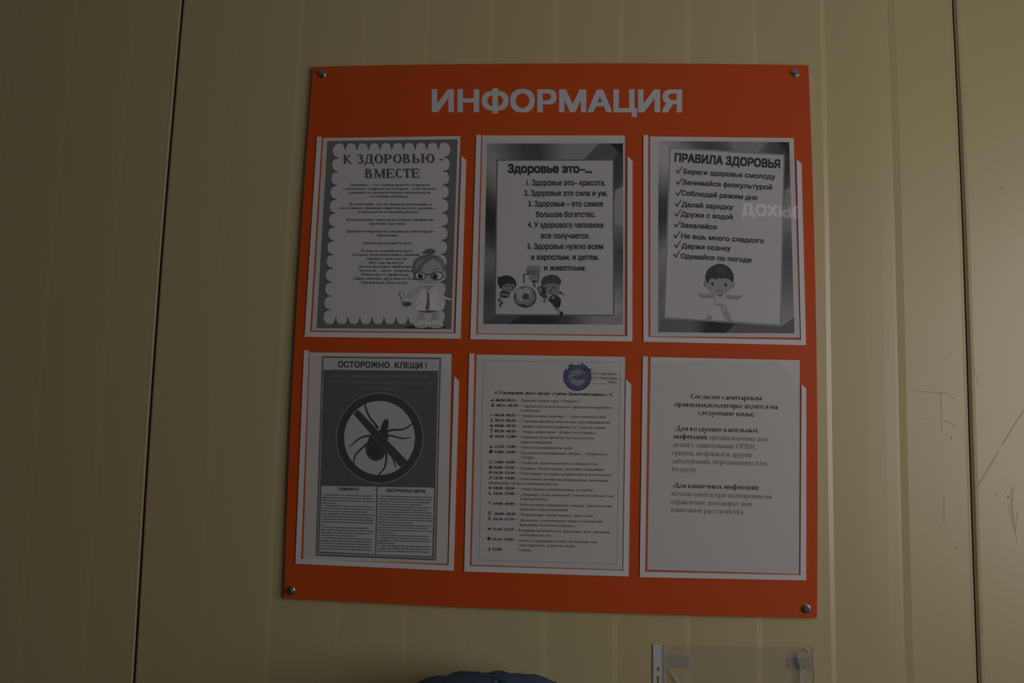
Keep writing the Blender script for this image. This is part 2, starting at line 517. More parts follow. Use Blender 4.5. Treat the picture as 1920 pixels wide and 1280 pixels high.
# scuffs and scratches on the right-hand panels
g = Geo()
def stroke(g, pts, w, d, mi=0, col=None):
    for (x0, y0), (x1, y1) in zip(pts, pts[1:]):
        L = math.hypot(x1 - x0, y1 - y0) or 1
        nx, ny = -(y1 - y0) / L * w / 2, (x1 - x0) / L * w / 2
        q = [plane_pt(x0 + nx, y0 + ny, d), plane_pt(x1 + nx, y1 + ny, d), plane_pt(x1 - nx, y1 - ny, d), plane_pt(x0 - nx, y0 - ny, d)]
        g.face(q, None if col is None else [col] * 4, mi)
Z = zoom(1500, 560, 4.571)
for pts, w in (([(975, 792), (1040, 793), (1075, 797)], .5), ([(1078, 796), (1140, 799), (1200, 806), (1280, 812)], .9), ([(1225, 1050), (1270, 1055), (1310, 1070), (1345, 1087)], .7),
               ([(1060, 1024), (1100, 1022), (1113, 1028)], .6), ([(1205, 780), (1213, 900), (1217, 1130)], .5), ([(1297, 838), (1318, 856)], .7),
               ([(1280, 450), (1295, 490)], .5), ([(1920, 955), (1860, 1050), (1790, 1160), (1730, 1255)], .8), ([(1485, 560), (1520, 690), (1525, 740)], .4),
               ([(1302, 1180), (1304, 1200)], 1.2)):
    stroke(g, [Z(*p) for p in pts], w, .0006)
Z = zoom(1500, 840, 4.571)
for pts, w in (([(1710, 20), (1630, 150), (1520, 335)], .7), ([(1685, 400), (1687, 412)], 1.6), ([(1787, 400), (1790, 430)], 1.8), ([(1815, 330), (1810, 500), (1830, 700)], .5),
               ([(1835, 320), (1820, 480), (1840, 640), (1860, 800)], .6), ([(1868, 550), (1850, 700)], .5), ([(1235, 400), (1240, 640)], .5), ([(1335, 845), (1336, 865)], 1.3),
               ([(1790, 500), (1800, 560)], .5)):
    stroke(g, [Z(*p) for p in pts], w, .0006)
Z = zoom(1500, 280, 4.571)
for pts, w in (([(1735, 325), (1738, 340)], 2.0), ([(1462, 320), (1464, 345)], .8)):
    stroke(g, [Z(*p) for p in pts], w, .0006)
g.build('scuff_mark', ['scuff'], parent=wall)

# ------------------------------------------------------------------ orange board
BF = 0.005                                    # depth of the board's face
board = empty('information_board', plane_pt(1040, 640, BF))
props(board, 'large orange board with white lettering and six clear pockets, screwed to cream wall', 'notice board')
outline = dense([(587.3, 125.3), (1515.8, 122.3), (1531.8, 1158.6), (532.5, 1121.3)], 16, [(0, -4.9), (7.0, 0), (0, 4.9), (-6.5, 0)])
g = Geo(); slab(g, outline, 0.002, BF)
g.build('panel', ['orange'], board)

def put_text(g, kind, s, p0, p1, cap, d, col=None, bold=None, mi=0, res=3):
    """write s between the photo points p0 and p1 (ends of its baseline), capitals cap pixels high"""
    if kind == 'sans': polys, wd = sans(s, 0.0 if bold is None else bold, res)
    else: polys, wd = serif(s, bool(bold))
    ux, uy = (p1[0] - p0[0]) / wd, (p1[1] - p0[1]) / wd
    L = math.hypot(p1[0] - p0[0], p1[1] - p0[1])
    nx, ny = (p1[1] - p0[1]) / L * cap, -(p1[0] - p0[0]) / L * cap
    for k, q in enumerate(polys):              # overprinted strokes lie on each other by microns, like toner
        dk = d + (k % 5) * 1.8e-6
        pts = [plane_pt(p0[0] + ux * x + nx * y, p0[1] + uy * x + ny * y, dk) for x, y in q]
        g.face(pts, None if col is None else [col] * len(pts), mi)

g = Geo()
for s, x0, x1, y0, y1 in (('ИНФОРМАЦИЯ', 809.5, 1279, 210.2, 210.6),):
    put_text(g, 'sans', s, (x0, y0), (x1, y1), 43, BF + .0002, bold=.034, res=8)
g.build('title_lettering', ['letter'], board)

def screw(px, py, rot):
    c = plane_pt(px, py, BF)
    g = Geo()
    def ring(r, y, n, ph=0): return [Vector((c.x + r * math.cos(ph + 2 * math.pi * i / n), y, c.z + r * math.sin(ph + 2 * math.pi * i / n))) for i in range(n)]
    def tube(a, b):
        n = len(a)
        for i in range(n): g.face([a[i], a[(i + 1) % n], b[(i + 1) % n], b[i]])
    y = -BF
    f = [ring(.0062, y, 24), ring(.0062, y - .0006, 24), ring(.0055, y - .0011, 24), ring(.0042, y - .0013, 24)]
    for a, b in zip(f, f[1:]): tube(a, b)
    g.face(f[-1])
    h = [ring(.0041, y - .0012, 6, rot), ring(.0041, y - .0034, 6, rot), ring(.0035, y - .0042, 6, rot)]
    for a, b in zip(h, h[1:]): tube(a, b)
    g.face(ring(.0035, y - .0042, 6, rot))
    return g.build('screw', ['metal'], board)
for px, py, r in ((604, 138.5, .3), (1491, 136.5, .1), (544.8, 1106.5, .7), (1511.5, 1140.5, .5)): screw(px, py, r)

# pockets: a white edge on three sides (its right side starts lower, with a cut corner) and a clear front
ZS = [zoom(570, 240, 3.2), zoom(870, 240, 3.1212), zoom(1190, 240, 3.047), zoom(540, 640, 2.909), zoom(860, 650, 2.909), zoom(1190, 660, 2.976)]
EDGE = [  # outer top, inner top, outer bottom-left, inner bottom-left, outer bottom-right, inner bottom-right, right inner top, right outer top
 [(78, 52), (104, 52), (3, 1252), (33, 1222), (938, 1263), (908, 1231), (945, 165), (972, 192)],
 [(72, 40), (100, 40), (37, 1235), (70, 1205), (985, 1248), (955, 1218), (957, 165), (986, 192)],
 [(50, 40), (77, 40), (50, 1220), (78, 1193), (979, 1240), (950, 1210), (925, 178), (953, 203)],
 [(87, 48), (112, 50), (40, 1212), (68, 1185), (903, 1250), (875, 1220), (906, 190), (932, 215)],
 [(58, 36), (85, 36), (30, 1225), (60, 1195), (927, 1252), (897, 1220), (912, 178), (941, 205)],
 [(46, 24), (74, 24), (28, 1255), (58, 1225), (957, 1273), (925, 1243), (931, 178), (957, 205)]]
FILM_TOP = [(300, 930), (300, 930), (300, 900), (300, 830), (300, 800), (300, 820)]
for i in range(6):
    z = ZS[i]
    ot, it, obl, ibl, obr, ibr, rit, rot_ = [z(*p) for p in EDGE[i]]
    g = Geo()
    slab(g, [ot, obl, ibl, it], BF, BF + .0012)
    slab(g, [obl, obr, ibr, ibl], BF, BF + .0012)
    slab(g, [ibr, obr, rot_, rit], BF, BF + .0012)
    pk = g.build('pocket_edge', ['white'], board)
    g = Geo()
    drop = (it[1] - ot[1]) + 14
    cut = .16
    tr = (rit[0] + (rit[0] - ibr[0]) * (rit[1] - it[1]) / (ibr[1] - rit[1]), it[1] + 8)
    cx = it[0] + (tr[0] - it[0]) * (1 - cut)
    slab(g, [(it[0] - 1, it[1] + 10), (ibl[0] - 1, ibl[1] + 1), (ibr[0] + 1, ibr[1] + 1), (rit[0] + 1, rit[1] + 2), (cx, it[1] + 9)], BF + .0013, BF + .0016)
    g.build('clear_front', ['film'], pk)

# ------------------------------------------------------------------ printed sheets
PB = BF + .0003
class Sheet:
    def __init__(s, idx, corners, paper_level, name, label, cat, group):
        s.z = ZS[idx]
        s.pl = paper_level
        pts = [s.z(*p) for p in corners]
        c = plane_pt(sum(p[0] for p in pts) / 4, sum(p[1] for p in pts) / 4, PB)
        s.root = empty(name, c)
        props(s.root, label, cat, group)
        g = Geo(); slab(g, pts, PB, PB + .00015)
        g.build('paper', ['paper'], s.root)
        s.d = PB + .00018
        s.g = None
    def part(s, name):
        s.flush(); s.up(); s.g = Geo(); s.name = name
    def flush(s):
        if s.g is not None and s.g.f: s.g.build(s.name, ['print'], s.root)
        s.g = None
    def ink(s, v):
        if isinstance(v, tuple): return v
        r = lin(v) / lin(s.pl)
        a = max(.012, .80 * r - .05)
        return (a, a * .97, a * .96)
    def up(s, n=1): s.d += n * .00001
    def poly(s, pts, v, z=None):
        z = z or s.z
        s.up()
        q = [plane_pt(*z(*p), s.d) for p in pts]
        if isinstance(v, list): s.g.face(q, [s.ink(k) for k in v])
        else: s.g.face(q, [s.ink(v)] * len(q))
    def blob(s, pts, v, z=None, it=2):
        """polygon with its corners rounded off"""
        for _ in range(it):
            q = []
            for i, a in enumerate(pts):
                b = pts[(i + 1) % len(pts)]
                q += [(a[0] * .78 + b[0] * .22, a[1] * .78 + b[1] * .22), (a[0] * .22 + b[0] * .78, a[1] * .22 + b[1] * .78)]
            pts = q
        s.poly(pts, v, z)
    def ell(s, cx, cy, rx, ry, v, z=None, n=28, a0=0, a1=360, rot=0):
        r = math.radians(rot)
        pts = []
        for i in range(n + (0 if a1 - a0 == 360 else 1)):
            a = math.radians(a0 + (a1 - a0) * i / n)
            x, y = rx * math.cos(a), ry * math.sin(a)
            pts.append((cx + x * math.cos(r) - y * math.sin(r), cy + x * math.sin(r) + y * math.cos(r)))
        s.poly(pts, v, z)
    def ring(s, cx, cy, rx, ry, w, v, z=None, n=40, a0=0, a1=360):
        z = z or s.z
        s.up()
        c = s.ink(v)
        for i in range(n):
            p, q = [math.radians(a0 + (a1 - a0) * (i + e) / n) for e in (0, 1)]
            s.g.face([plane_pt(*z(cx + (rx + k) * math.cos(t), cy + (ry + k) * math.sin(t)), s.d) for t, k in ((p, 0), (q, 0), (q, -w), (p, -w))], [c] * 4)
    def line(s, pts, w, v, z=None):
        z = z or s.z
        s.up()
        sc_ = abs(z(1, 0)[0] - z(0, 0)[0])
        stroke(s.g, [z(*p) for p in pts], w * sc_, s.d, 0, s.ink(v))
    def taper(s, pts, ws, v, z=None):
        """limb with a changing width, one polygon"""
        L = []; R_ = []
        for i, (x, y) in enumerate(pts):
            a = pts[max(0, i - 1)]; b = pts[min(len(pts) - 1, i + 1)]
            dx, dy = b[0] - a[0], b[1] - a[1]
            l = math.hypot(dx, dy) or 1
            L.append((x - dy / l * ws[i] / 2, y + dx / l * ws[i] / 2)); R_.append((x + dy / l * ws[i] / 2, y - dx / l * ws[i] / 2))
        s.blob(L + R_[::-1], v, z)
    def text(s, kind, t, x0, y0, x1, y1, cap, v, bold=None, z=None, res=3):
        z = z or s.z
        s.up()
        sc_ = abs(z(1, 0)[0] - z(0, 0)[0])
        put_text(s.g, kind, t, z(x0, y0), z(x1, y1), cap * sc_, s.d, s.ink(v), bold, 0, res)
    def frame(s, outer, inner, vals, n=6):
        """printed band between two quads, grey values spread along its four sides (list per side)"""
        s.up()
        for k in range(4):
            a, b = outer[k], outer[(k + 1) % 4]; c, d = inner[k], inner[(k + 1) % 4]
            L = vals[k]; m = len(L) - 1
            for i in range(m):
                t0, t1 = i / m, (i + 1) / m
                mixp = lambda p, q, t: (p[0] + (q[0] - p[0]) * t, p[1] + (q[1] - p[1]) * t)
                pts = [mixp(a, b, t0), mixp(a, b, t1), mixp(c, d, t1), mixp(c, d, t0)]
                cols = [s.ink(L[i]), s.ink(L[i + 1]), s.ink(L[i + 1]), s.ink(L[i])]
                s.g.face([plane_pt(*s.z(*p), s.d) for p in pts], cols)

GR = 'printed sheets in the pockets of the orange board'
# ---- 1: scalloped border, girl with glasses
S = Sheet(0, [(115, 60), (938, 48), (897, 1226), (47, 1214)], 84, 'poster', 'grey poster with scalloped border and cartoon girl in glasses, top left pocket', 'poster', GR)
S.part('scalloped_border')
S.poly([(140, 78), (922, 67), (883, 1206), (75, 1200)], 47)
S.poly([(200, 120), (852, 118), (815, 1148), (140, 1148)], 86)
S.up()
lob = lambda a, b, t: (a[0] + (b[0] - a[0]) * t, a[1] + (b[1] - a[1]) * t)
cor = [(178, 96), (876, 92), (842, 1172), (118, 1172)]
dd = S.d
for (a, b, n, rx, ry) in ((cor[0], cor[1], 10, 36, 40), (cor[1], cor[2], 13, 36, 42), (cor[2], cor[3], 10, 37, 40), (cor[3], cor[0], 13, 36, 42)):
    cx = sum(p[0] for p in cor) / 4; cy = sum(p[1] for p in cor) / 4
    for i in range(n):
        p = lob(a, b, (i + .5) / n)
        horiz = abs(b[0] - a[0]) > abs(b[1] - a[1])
        q = (p[0], p[1] + (36 if cy > p[1] else -36)) if horiz else (p[0] + (34 if cx > p[0] else -34), p[1])
        S.d = dd + (6e-6 if horiz else 0) + (3e-6 if i % 2 else 0)
        S.ell(q[0], q[1], rx, ry, 86, n=20)
S.d = dd + .00004
for (a, b, n) in ((cor[0], cor[1], 10), (cor[1], cor[2], 13), (cor[2], cor[3], 10), (cor[3], cor[0], 13)):
    horiz = abs(b[0] - a[0]) > abs(b[1] - a[1])
    for i in range(1, n):
        p = lob(a, b, i / n)
        s1 = 1 if (cy > p[1] if horiz else cx > p[0]) else -1
        d2 = S.d
        if horiz: S.poly([(p[0] - 12, p[1] - 2 * s1), (p[0] + 12, p[1] - 2 * s1), (p[0] + 1, p[1] + 40 * s1), (p[0] - 1, p[1] + 40 * s1)], 42)
        else: S.poly([(p[0] - 2 * s1, p[1] - 12), (p[0] - 2 * s1, p[1] + 12), (p[0] + 38 * s1, p[1] + 1), (p[0] + 38 * s1, p[1] - 1)], 42)
        S.d = d2
S.up()
S.part('heading')
for dx, v in ((3, 62), (0, 34)):
    S.text('serif', 'К ЗДОРОВЬЮ -', 235 + dx, 213 + dx, 833 + dx, 207 + dx, 54, v, True)
    S.text('serif', 'ВМЕСТЕ', 365 + dx, 299 + dx, 692 + dx, 297 + dx, 54, v, True)
S.part('body_text')
for t, x0, x1, y in (('Здоровье – это сумма многих и многих', 272, 757, 347), ('слагаемых, главное из которых - собственно', 237, 792, 370), ('здоровье и положительное психическое', 265, 760, 393), ('состояние ребенка.', 392, 628, 416),
    ('Воспитание это не морали и нотации, а', 275, 767, 463), ('постоянное общение, причем на всех уровнях –', 210, 805, 486), ('вербальном и невербальном.', 328, 685, 509),
    ('Воспитывают иногда взглядом, мимикой,', 257, 777, 556), ('шуткой, грустью.', 393, 610, 579), ('Давайте попробуем следовать некоторым', 252, 775, 626), ('правилам.', 437, 563, 649),
    ('Заповеди удачного дня', 352, 643, 696), ('Всем на свежий воздух!', 344, 648, 743), ('Больше положительных эмоций', 290, 693, 766), ('Давайте двигаться!', 372, 613, 790),
    ('Нет еде на бегу!', 390, 593, 814), ('Долой вредные привычки!', 325, 657, 837), ('Чистота – залог здоровья!', 326, 657, 861), ('Общаемся с природой.', 344, 630, 885),
    ('Дари любовь другим во благо.', 295, 700, 909), ('Организуй свой досуг.', 343, 630, 933)):
    d2 = S.d
    S.text('serif', t, x0, y, x1, y + 1, 16, 24, True)
    S.d = d2
S.up()
S.part('cartoon_girl')
z = zoom(730, 450, 7.114)
S.ell(490, 1162, 276, 24, 24, z)
for cx in (432, 620):
    S.taper([(cx - 2, 950), (cx - 8, 1020), (cx - 8, 1090)], [80, 84, 110], 78, z)
    for yy in (985, 1015, 1045): S.line([(cx - 45, yy), (cx + 35, yy)], 6, 62, z)
    S.ell(cx, 1122, 98, 52, 92, z); S.ell(cx, 1148, 96, 24, 80, z)
    S.line([(cx - 60, 1085), (cx - 60, 1125)], 5, 62, z); S.line([(cx + 30, 1080), (cx + 30, 1130)], 5, 62, z)
S.blob([(350, 930), (440, 965), (560, 970), (640, 950), (735, 915), (700, 895), (380, 905)], 40, z)
S.taper([(600, 600), (650, 690), (730, 770), (840, 797)], [70, 60, 40, 18], 88, z)
S.blob([(430, 590), (605, 590), (650, 700), (740, 900), (715, 930), (620, 945), (540, 935), (470, 945), (340, 935), (310, 915), (390, 740), (420, 660)], 93, z)
S.blob([(500, 690), (530, 690), (540, 935), (470, 940), (505, 800)], 46, z)
S.blob([(440, 600), (600, 600), (560, 640), (515, 700), (470, 640)], 72, z)
for pts in ([(440, 600), (480, 690), (505, 710)], [(600, 600), (560, 690), (525, 710)], [(370, 800), (440, 800), (430, 850)], [(610, 790), (680, 800), (690, 850)], [(330, 920), (400, 830)], [(700, 900), (640, 830)]):
    S.line(pts, 6, 64, z)
S.taper([(440, 620), (350, 690), (260, 750)], [70, 62, 50], 80, z)
S.blob([(118, 690), (180, 678), (222, 790), (300, 800), (300, 860), (240, 895), (175, 870), (165, 800), (125, 720)], 66, z)
S.blob([(140, 700), (170, 695), (212, 795), (190, 810)], 90, z)
S.ell(238, 805, 60, 30, 88, z); S.ell(235, 852, 58, 34, 40, z)
S.ell(272, 745, 34, 26, 78, z)
S.ell(745, 460, 20, 48, 72, z)
S.ell(540, 420, 210, 155, 76, z)
S.ell(545, 152, 72, 38, 44, z); S.blob([(430, 150), (455, 180), (480, 190), (500, 170)], 44, z)
S.blob([(312, 380), (322, 300), (365, 240), (440, 200), (540, 188), (640, 205), (710, 255), (745, 330), (742, 410), (720, 400), (690, 300), (610, 240), (540, 270), (470, 330), (400, 420), (345, 450), (320, 470)], 52, z)
S.blob([(560, 240), (600, 250), (690, 330), (720, 440), (735, 420), (730, 310), (680, 240)], 60, z)
S.blob([(350, 300), (470, 235), (410, 330), (345, 420)], 64, z)
S.ell(418, 475, 62, 50, 92, z); S.ell(636, 475, 68, 50, 92, z)
S.ell(414, 478, 36, 42, 34, z); S.ell(612, 480, 38, 44, 34, z)
S.ell(410, 482, 20, 24, 18, z); S.ell(606, 484, 20, 24, 18, z)
S.ell(424, 455, 9, 9, 98, z); S.ell(622, 456, 9, 9, 98, z)
S.ring(408, 476, 80, 58, 11, 22, z); S.ring(634, 476, 84, 58, 11, 22, z)
S.line([(484, 462), (515, 455), (554, 462)], 11, 22, z)
S.line([(385, 395), (420, 390), (450, 410)], 8, 30, z); S.line([(580, 408), (610, 385), (650, 380)], 8, 30, z)
S.line([(500, 548), (520, 552), (545, 546)], 5, 55, z)
S.flush()

# ---- 2: framed poster, children and a football
S = Sheet(1, [(108, 43), (941, 43), (940, 1210), (80, 1201)], 100, 'poster', 'poster with three cartoon children around a football, top middle pocket', 'poster', GR)
S.part('printed_frame')
out4 = [(135, 90), (931, 90), (931, 1150), (112, 1146)]
inn4 = [(190, 184), (878, 183), (880, 1100), (178, 1096)]
S.frame(out4, inn4, [[80, 62, 44, 40, 66, 84, 70, 38, 34], [34, 40, 44, 84, 78, 60, 44, 52, 66, 84, 92], [92, 84, 70, 46, 34, 28, 40, 52, 56], [56, 50, 44, 60, 72, 48, 32, 30, 46, 74, 84, 80]])
S.poly([(575, 92), (610, 184), (720, 184), (790, 92)], 76); S.poly([(790, 92), (700, 184), (878, 184), (931, 92)], 50)
S.poly([(860, 92), (931, 92), (931, 180)], 34)
S.poly([(931, 345), (884, 362), (884, 560), (931, 575)], 82)
S.poly([(112, 1146), (178, 1098), (330, 1098), (250, 1146)], 46); S.poly([(250, 1146), (330, 1098), (490, 1098), (440, 1147)], 30)
S.poly([(750, 1148), (800, 1104), (880, 1104), (931, 1060), (931, 1150)], 78)
S.poly(inn4, 56)
S.poly([(198, 192), (870, 191), (872, 1092), (186, 1088)], 99)
S.part('heading')
S.text('sans', 'Здоровье это–...', 255, 263, 750, 264, 54, 30, .05)
S.part('body_text')
for t, x0, x1, y in (('1. Здоровье это– красота.', 365, 828, 336), ('2. Здоровье это сила и ум.', 352, 840, 397), ('3. Здоровье – это самое', 375, 815, 459), ('большое богатство.', 420, 768, 521),
                     ('4. У здорового человека', 372, 815, 583), ('все получается.', 450, 735, 646), ('5. Здоровье нужно всем', 370, 815, 708), ('и взрослым. и детям.', 393, 790, 771), ('и животным.', 468, 715, 834)):
    S.text('sans', t, x0, y, x1, y + 1, 35, 32, .036)
S.part('football')
z = zoom(920, 480, 9.847)
S.ell(635, 752, 212, 202, 46, z); S.ell(625, 735, 196, 184, 74, z); S.ell(600, 700, 140, 130, 92, z)
S.poly([(575, 740), (630, 683), (708, 705), (705, 790), (610, 812)], 44, z)
S.poly([(520, 600), (560, 565), (650, 552), (600, 600)], 56, z); S.poly([(430, 700), (470, 685), (465, 800), (445, 840), (424, 760)], 46, z)
S.poly([(770, 610), (830, 690), (842, 760), (800, 700)], 46, z); S.poly([(520, 890), (600, 880), (700, 935), (620, 954)], 34, z); S.poly([(760, 900), (800, 830), (838, 800), (815, 870)], 36, z)
for pts in ([(575, 740), (470, 745)], [(630, 683), (600, 600)], [(708, 705), (800, 680)], [(705, 790), (770, 860)], [(610, 812), (570, 890)]): S.line(pts, 5, 66, z)
S.part('cartoon_child')
S.taper([(215, 840), (190, 880), (170, 940)], [60, 45, 30], 42, z)
S.taper([(200, 780), (160, 815), (135, 835)], [70, 45, 20], 40, z)
S.blob([(170, 770), (250, 780), (240, 830), (180, 840)], 84, z)
S.blob([(165, 680), (230, 620), (350, 640), (365, 700), (330, 780), (180, 760)], 34, z)
S.blob([(180, 690), (330, 700), (340, 730), (185, 720)], 80, z); S.ell(335, 745, 30, 32, 74, z)
S.ell(335, 560, 128, 104, 68, z)
S.blob([(118, 380), (180, 385), (260, 352), (340, 355), (420, 400), (470, 470), (478, 530), (455, 590), (440, 520), (400, 500), (345, 550), (380, 505), (270, 505), (210, 560), (200, 620), (150, 550), (120, 450), (140, 440)], 30, z)
S.ell(275, 545, 14, 18, 30, z); S.ell(405, 580, 14, 18, 30, z)
S.line([(300, 620), (340, 635), (375, 625)], 6, 46, z)
S.part('cartoon_child')
S.line([(620, 490), (612, 340), (700, 330)], 26, 56, z); S.line([(870, 495), (895, 345), (830, 335)], 26, 56, z)
S.blob([(710, 390), (740, 350), (850, 350), (870, 400), (850, 450), (720, 440)], 82, z); S.blob([(745, 450), (850, 440), (845, 490), (770, 490)], 42, z)
for yy in (385, 410): S.line([(715, yy + 10), (865, yy - 5)], 8, 56, z)
S.taper([(800, 490), (812, 540), (822, 580)], [30, 24, 16], 54, z)
S.ell(790, 265, 125, 98, 66, z)
S.blob([(660, 280), (690, 210), (780, 165), (870, 180), (935, 220), (915, 300), (870, 260), (800, 240), (720, 250)], 76, z)
S.ell(700, 300, 11, 15, 40, z); S.ell(795, 298, 11, 15, 40, z)
S.part('cartoon_child')
S.taper([(1000, 860), (1005, 790), (1060, 720)], [40, 44, 50], 72, z)
S.taper([(1200, 940), (1260, 1000), (1310, 1060)], [60, 52, 40], 80, z)
S.ell(1308, 1062, 28, 46, 26, z, rot=15)
S.taper([(1150, 720), (1230, 690), (1300, 670), (1380, 720)], [80, 60, 50, 40], 78, z); S.line([(1270, 650), (1300, 700)], 34, 44, z)
S.blob([(1070, 790), (1130, 720), (1210, 705), (1310, 800), (1290, 890), (1190, 960), (1150, 880), (1080, 830)], 34, z)
S.blob([(1150, 860), (1300, 830), (1280, 950), (1200, 965)], 28, z)
S.blob([(1120, 770), (1160, 730), (1190, 760), (1150, 800)], 82, z)
S.blob([(1200, 955), (1280, 935), (1285, 960), (1210, 985)], 76, z)
S.ell(1120, 575, 160, 130, 72, z)
S.blob([(945, 530), (942, 440), (1000, 370), (1110, 340), (1220, 355), (1300, 430), (1305, 480), (1270, 540), (1240, 510), (1090, 500), (1010, 520), (965, 560)], 42, z)
S.ell(1012, 588, 16, 22, 30, z); S.ell(1165, 572, 16, 22, 30, z); S.ell(1108, 640, 20, 16, 30, z)
S.line([(1060, 680), (1110, 700), (1165, 670)], 7, 44, z)
S.ell(950, 640, 60, 100, 30, z, rot=-28); S.ell(912, 615, 40, 62, 66, z, rot=-28)
S.taper([(930, 690), (980, 740), (1040, 745)], [70, 60, 50], 42, z)
S.flush()

# ---- 3: tilted rules poster
S = Sheet(2, [(88, 48), (908, 57), (944, 1196), (90, 1190)], 112, 'poster', 'poster with ticked list above a boy with spread arms, top right pocket', 'poster', GR)
S.part('printed_frame')
out4 = [(136, 75), (883, 80), (912, 1172), (133, 1166)]
inn4 = [(198, 108), (858, 150), (838, 1132), (165, 1088)]
S.frame(out4, inn4, [[104, 90, 64, 50, 62, 84, 76, 54, 44], [44, 40, 50, 90, 84, 66, 58, 66, 74, 86, 92], [92, 84, 70, 46, 36, 32, 66, 72, 70], [70, 80, 72, 84, 90, 60, 40, 52, 86, 106, 106]])
S.poly([(545, 78), (570, 131), (700, 140), (760, 80)], 82); S.poly([(830, 80), (883, 80), (886, 150)], 40)
S.poly([(860, 350), (890, 340), (896, 470), (858, 470)], 84)
S.poly([(133, 1166), (165, 1090), (300, 1105), (250, 1167)], 66); S.poly([(380, 1169), (440, 1112), (560, 1118), (520, 1170)], 34); S.poly([(520, 1170), (580, 1118), (838, 1133), (912, 1080), (912, 1172)], 62)
S.poly(inn4, 84)
S.poly([(206, 118), (849, 158), (829, 1122), (174, 1080)], 111)
S.part('heading')
S.text('sans', 'ПРАВИЛА ЗДОРОВЬЯ', 226, 193, 830, 231, 52, 36, .05)
S.part('body_text')
for t, x0, y0, x1, y1 in (('Береги здоровье смолоду', 278, 262, 803, 293), ('Занимайся физкультурой', 270, 323, 785, 353), ('Соблюдай режим дня', 265, 385, 700, 412), ('Делай зарядку', 267, 450, 562, 467), ('Дружи с водой', 262, 505, 560, 523),
                          ('Закаляйся', 260, 568, 468, 580), ('Не ешь много сладкого', 265, 630, 737, 659), ('Держи осанку', 267, 687, 548, 703), ('Одевайся по погоде', 262, 745, 668, 768)):
    S.text('sans', t, x0, y0, x1, y1, 30, 38, .036)
for x, y in ((235, 240), (235, 305), (233, 368), (230, 430), (227, 487), (225, 548), (222, 610), (225, 665), (222, 720)):
    S.poly([(x, y + 2), (x + 6, y - 2), (x + 14, y + 10), (x + 36, y - 22), (x + 40, y - 20), (x + 15, y + 20), (x + 11, y + 20)], 42)
S.part('cartoon_boy')
z = zoom(1290, 480, 9.14)
S.taper([(600, 840), (660, 980), (725, 1130)], [120, 100, 60], 100, z); S.taper([(620, 960), (690, 1060), (745, 1125)], [90, 80, 70], 92, z); S.ell(738, 1112, 45, 32, 90, z)
S.taper([(520, 850), (420, 960), (340, 1080)], [120, 100, 80], 111, z)
S.taper([(400, 1030), (340, 1090), (300, 1110)], [80, 70, 40], 88, z)
S.blob([(450, 660), (640, 660), (640, 830), (550, 850), (455, 830)], 107, z)
S.blob([(455, 815), (640, 815), (640, 838), (550, 852), (455, 838)], 88, z)
S.taper([(640, 680), (760, 700), (850, 705), (920, 680)], [60, 66, 64, 50], 92, z); S.taper([(660, 705), (760, 725), (850, 730), (910, 700)], [20, 20, 22, 16], 78, z)
S.taper([(470, 670), (350, 675), (260, 680), (190, 650)], [60, 66, 64, 46], 92, z); S.taper([(450, 698), (350, 704), (260, 708), (200, 675)], [20, 20, 22, 14], 78, z)
S.blob([(490, 640), (610, 640), (590, 690), (550, 700), (510, 685)], 76, z)
S.ell(310, 470, 34, 62, 86, z); S.ell(765, 490, 32, 58, 86, z)
S.ell(540, 470, 220, 185, 92, z)
S.blob([(300, 400), (300, 320), (340, 230), (420, 165), (520, 128), (620, 140), (710, 190), (775, 290), (790, 380), (775, 440), (735, 440), (715, 395), (640, 380), (520, 380), (480, 385), (510, 415), (480, 410), (420, 375), (370, 400), (345, 470), (320, 450)], 42, z)
S.blob([(460, 200), (560, 165), (690, 240), (640, 300), (500, 290)], 50, z)
S.ell(418, 482, 20, 30, 26, z); S.ell(645, 496, 22, 30, 26, z)
S.ell(410, 492, 8, 10, 84, z); S.ell(636, 506, 8, 10, 84, z)
S.line([(388, 470), (410, 455), (436, 465)], 8, 26, z); S.line([(618, 480), (645, 468), (668, 482)], 8, 26, z)
S.line([(490, 575), (510, 592), (540, 598), (570, 588)], 9, 40, z)
S.flush()

# ---- 4: tick warning
S = Sheet(3, [(118, 60), (892, 68), (869, 1212), (82, 1186)], 80, 'poster', 'dark warning poster with a crossed-out tick in a circle, bottom left pocket', 'poster', GR)
S.part('printed_frame')
S.poly([(185, 80), (835, 88), (808, 1194), (150, 1168)], 42)
S.poly([(193, 89), (826, 97), (800, 1183), (159, 1158)], 76)
S.poly([(196, 93), (821, 100), (795, 1178), (163, 1153)], 38)
S.poly([(196, 93), (821, 100), (819, 160), (193, 154)], 78)
S.part('dark_panel')
S.poly([(193, 155), (820, 160), (801, 796), (180, 785)], 37)
S.part('information_box')
S.poly([(182, 787), (482, 791), (475, 1160), (170, 1145)], 78)
S.poly([(489, 792), (797, 797), (786, 1171), (481, 1161)], 78)
S.part('heading')
S.text('sans', 'ОСТОРОЖНО  КЛЕЩИ !', 272, 141, 757, 148, 34, 24, .036)
for t, x0, y0, x1, y1 in (('Клещи – переносчики и источники вируса', 243, 194, 750, 199), ('клещевого энцефалита и клещевого боррелиоза', 203, 226, 790, 236), ('(болезнь Лайма).', 397, 262, 603, 266)):
    S.text('sans', t, x0, y0, x1, y1, 19, 50)
S.part('prohibition_sign')
S.ell(500, 526, 238, 248, 62, n=56); S.ell(500, 526, 234, 244, 27, n=56); S.ell(499, 526, 193, 202, 77, n=56)
S.part('tick')
z = zoom(620, 720, 6.737)
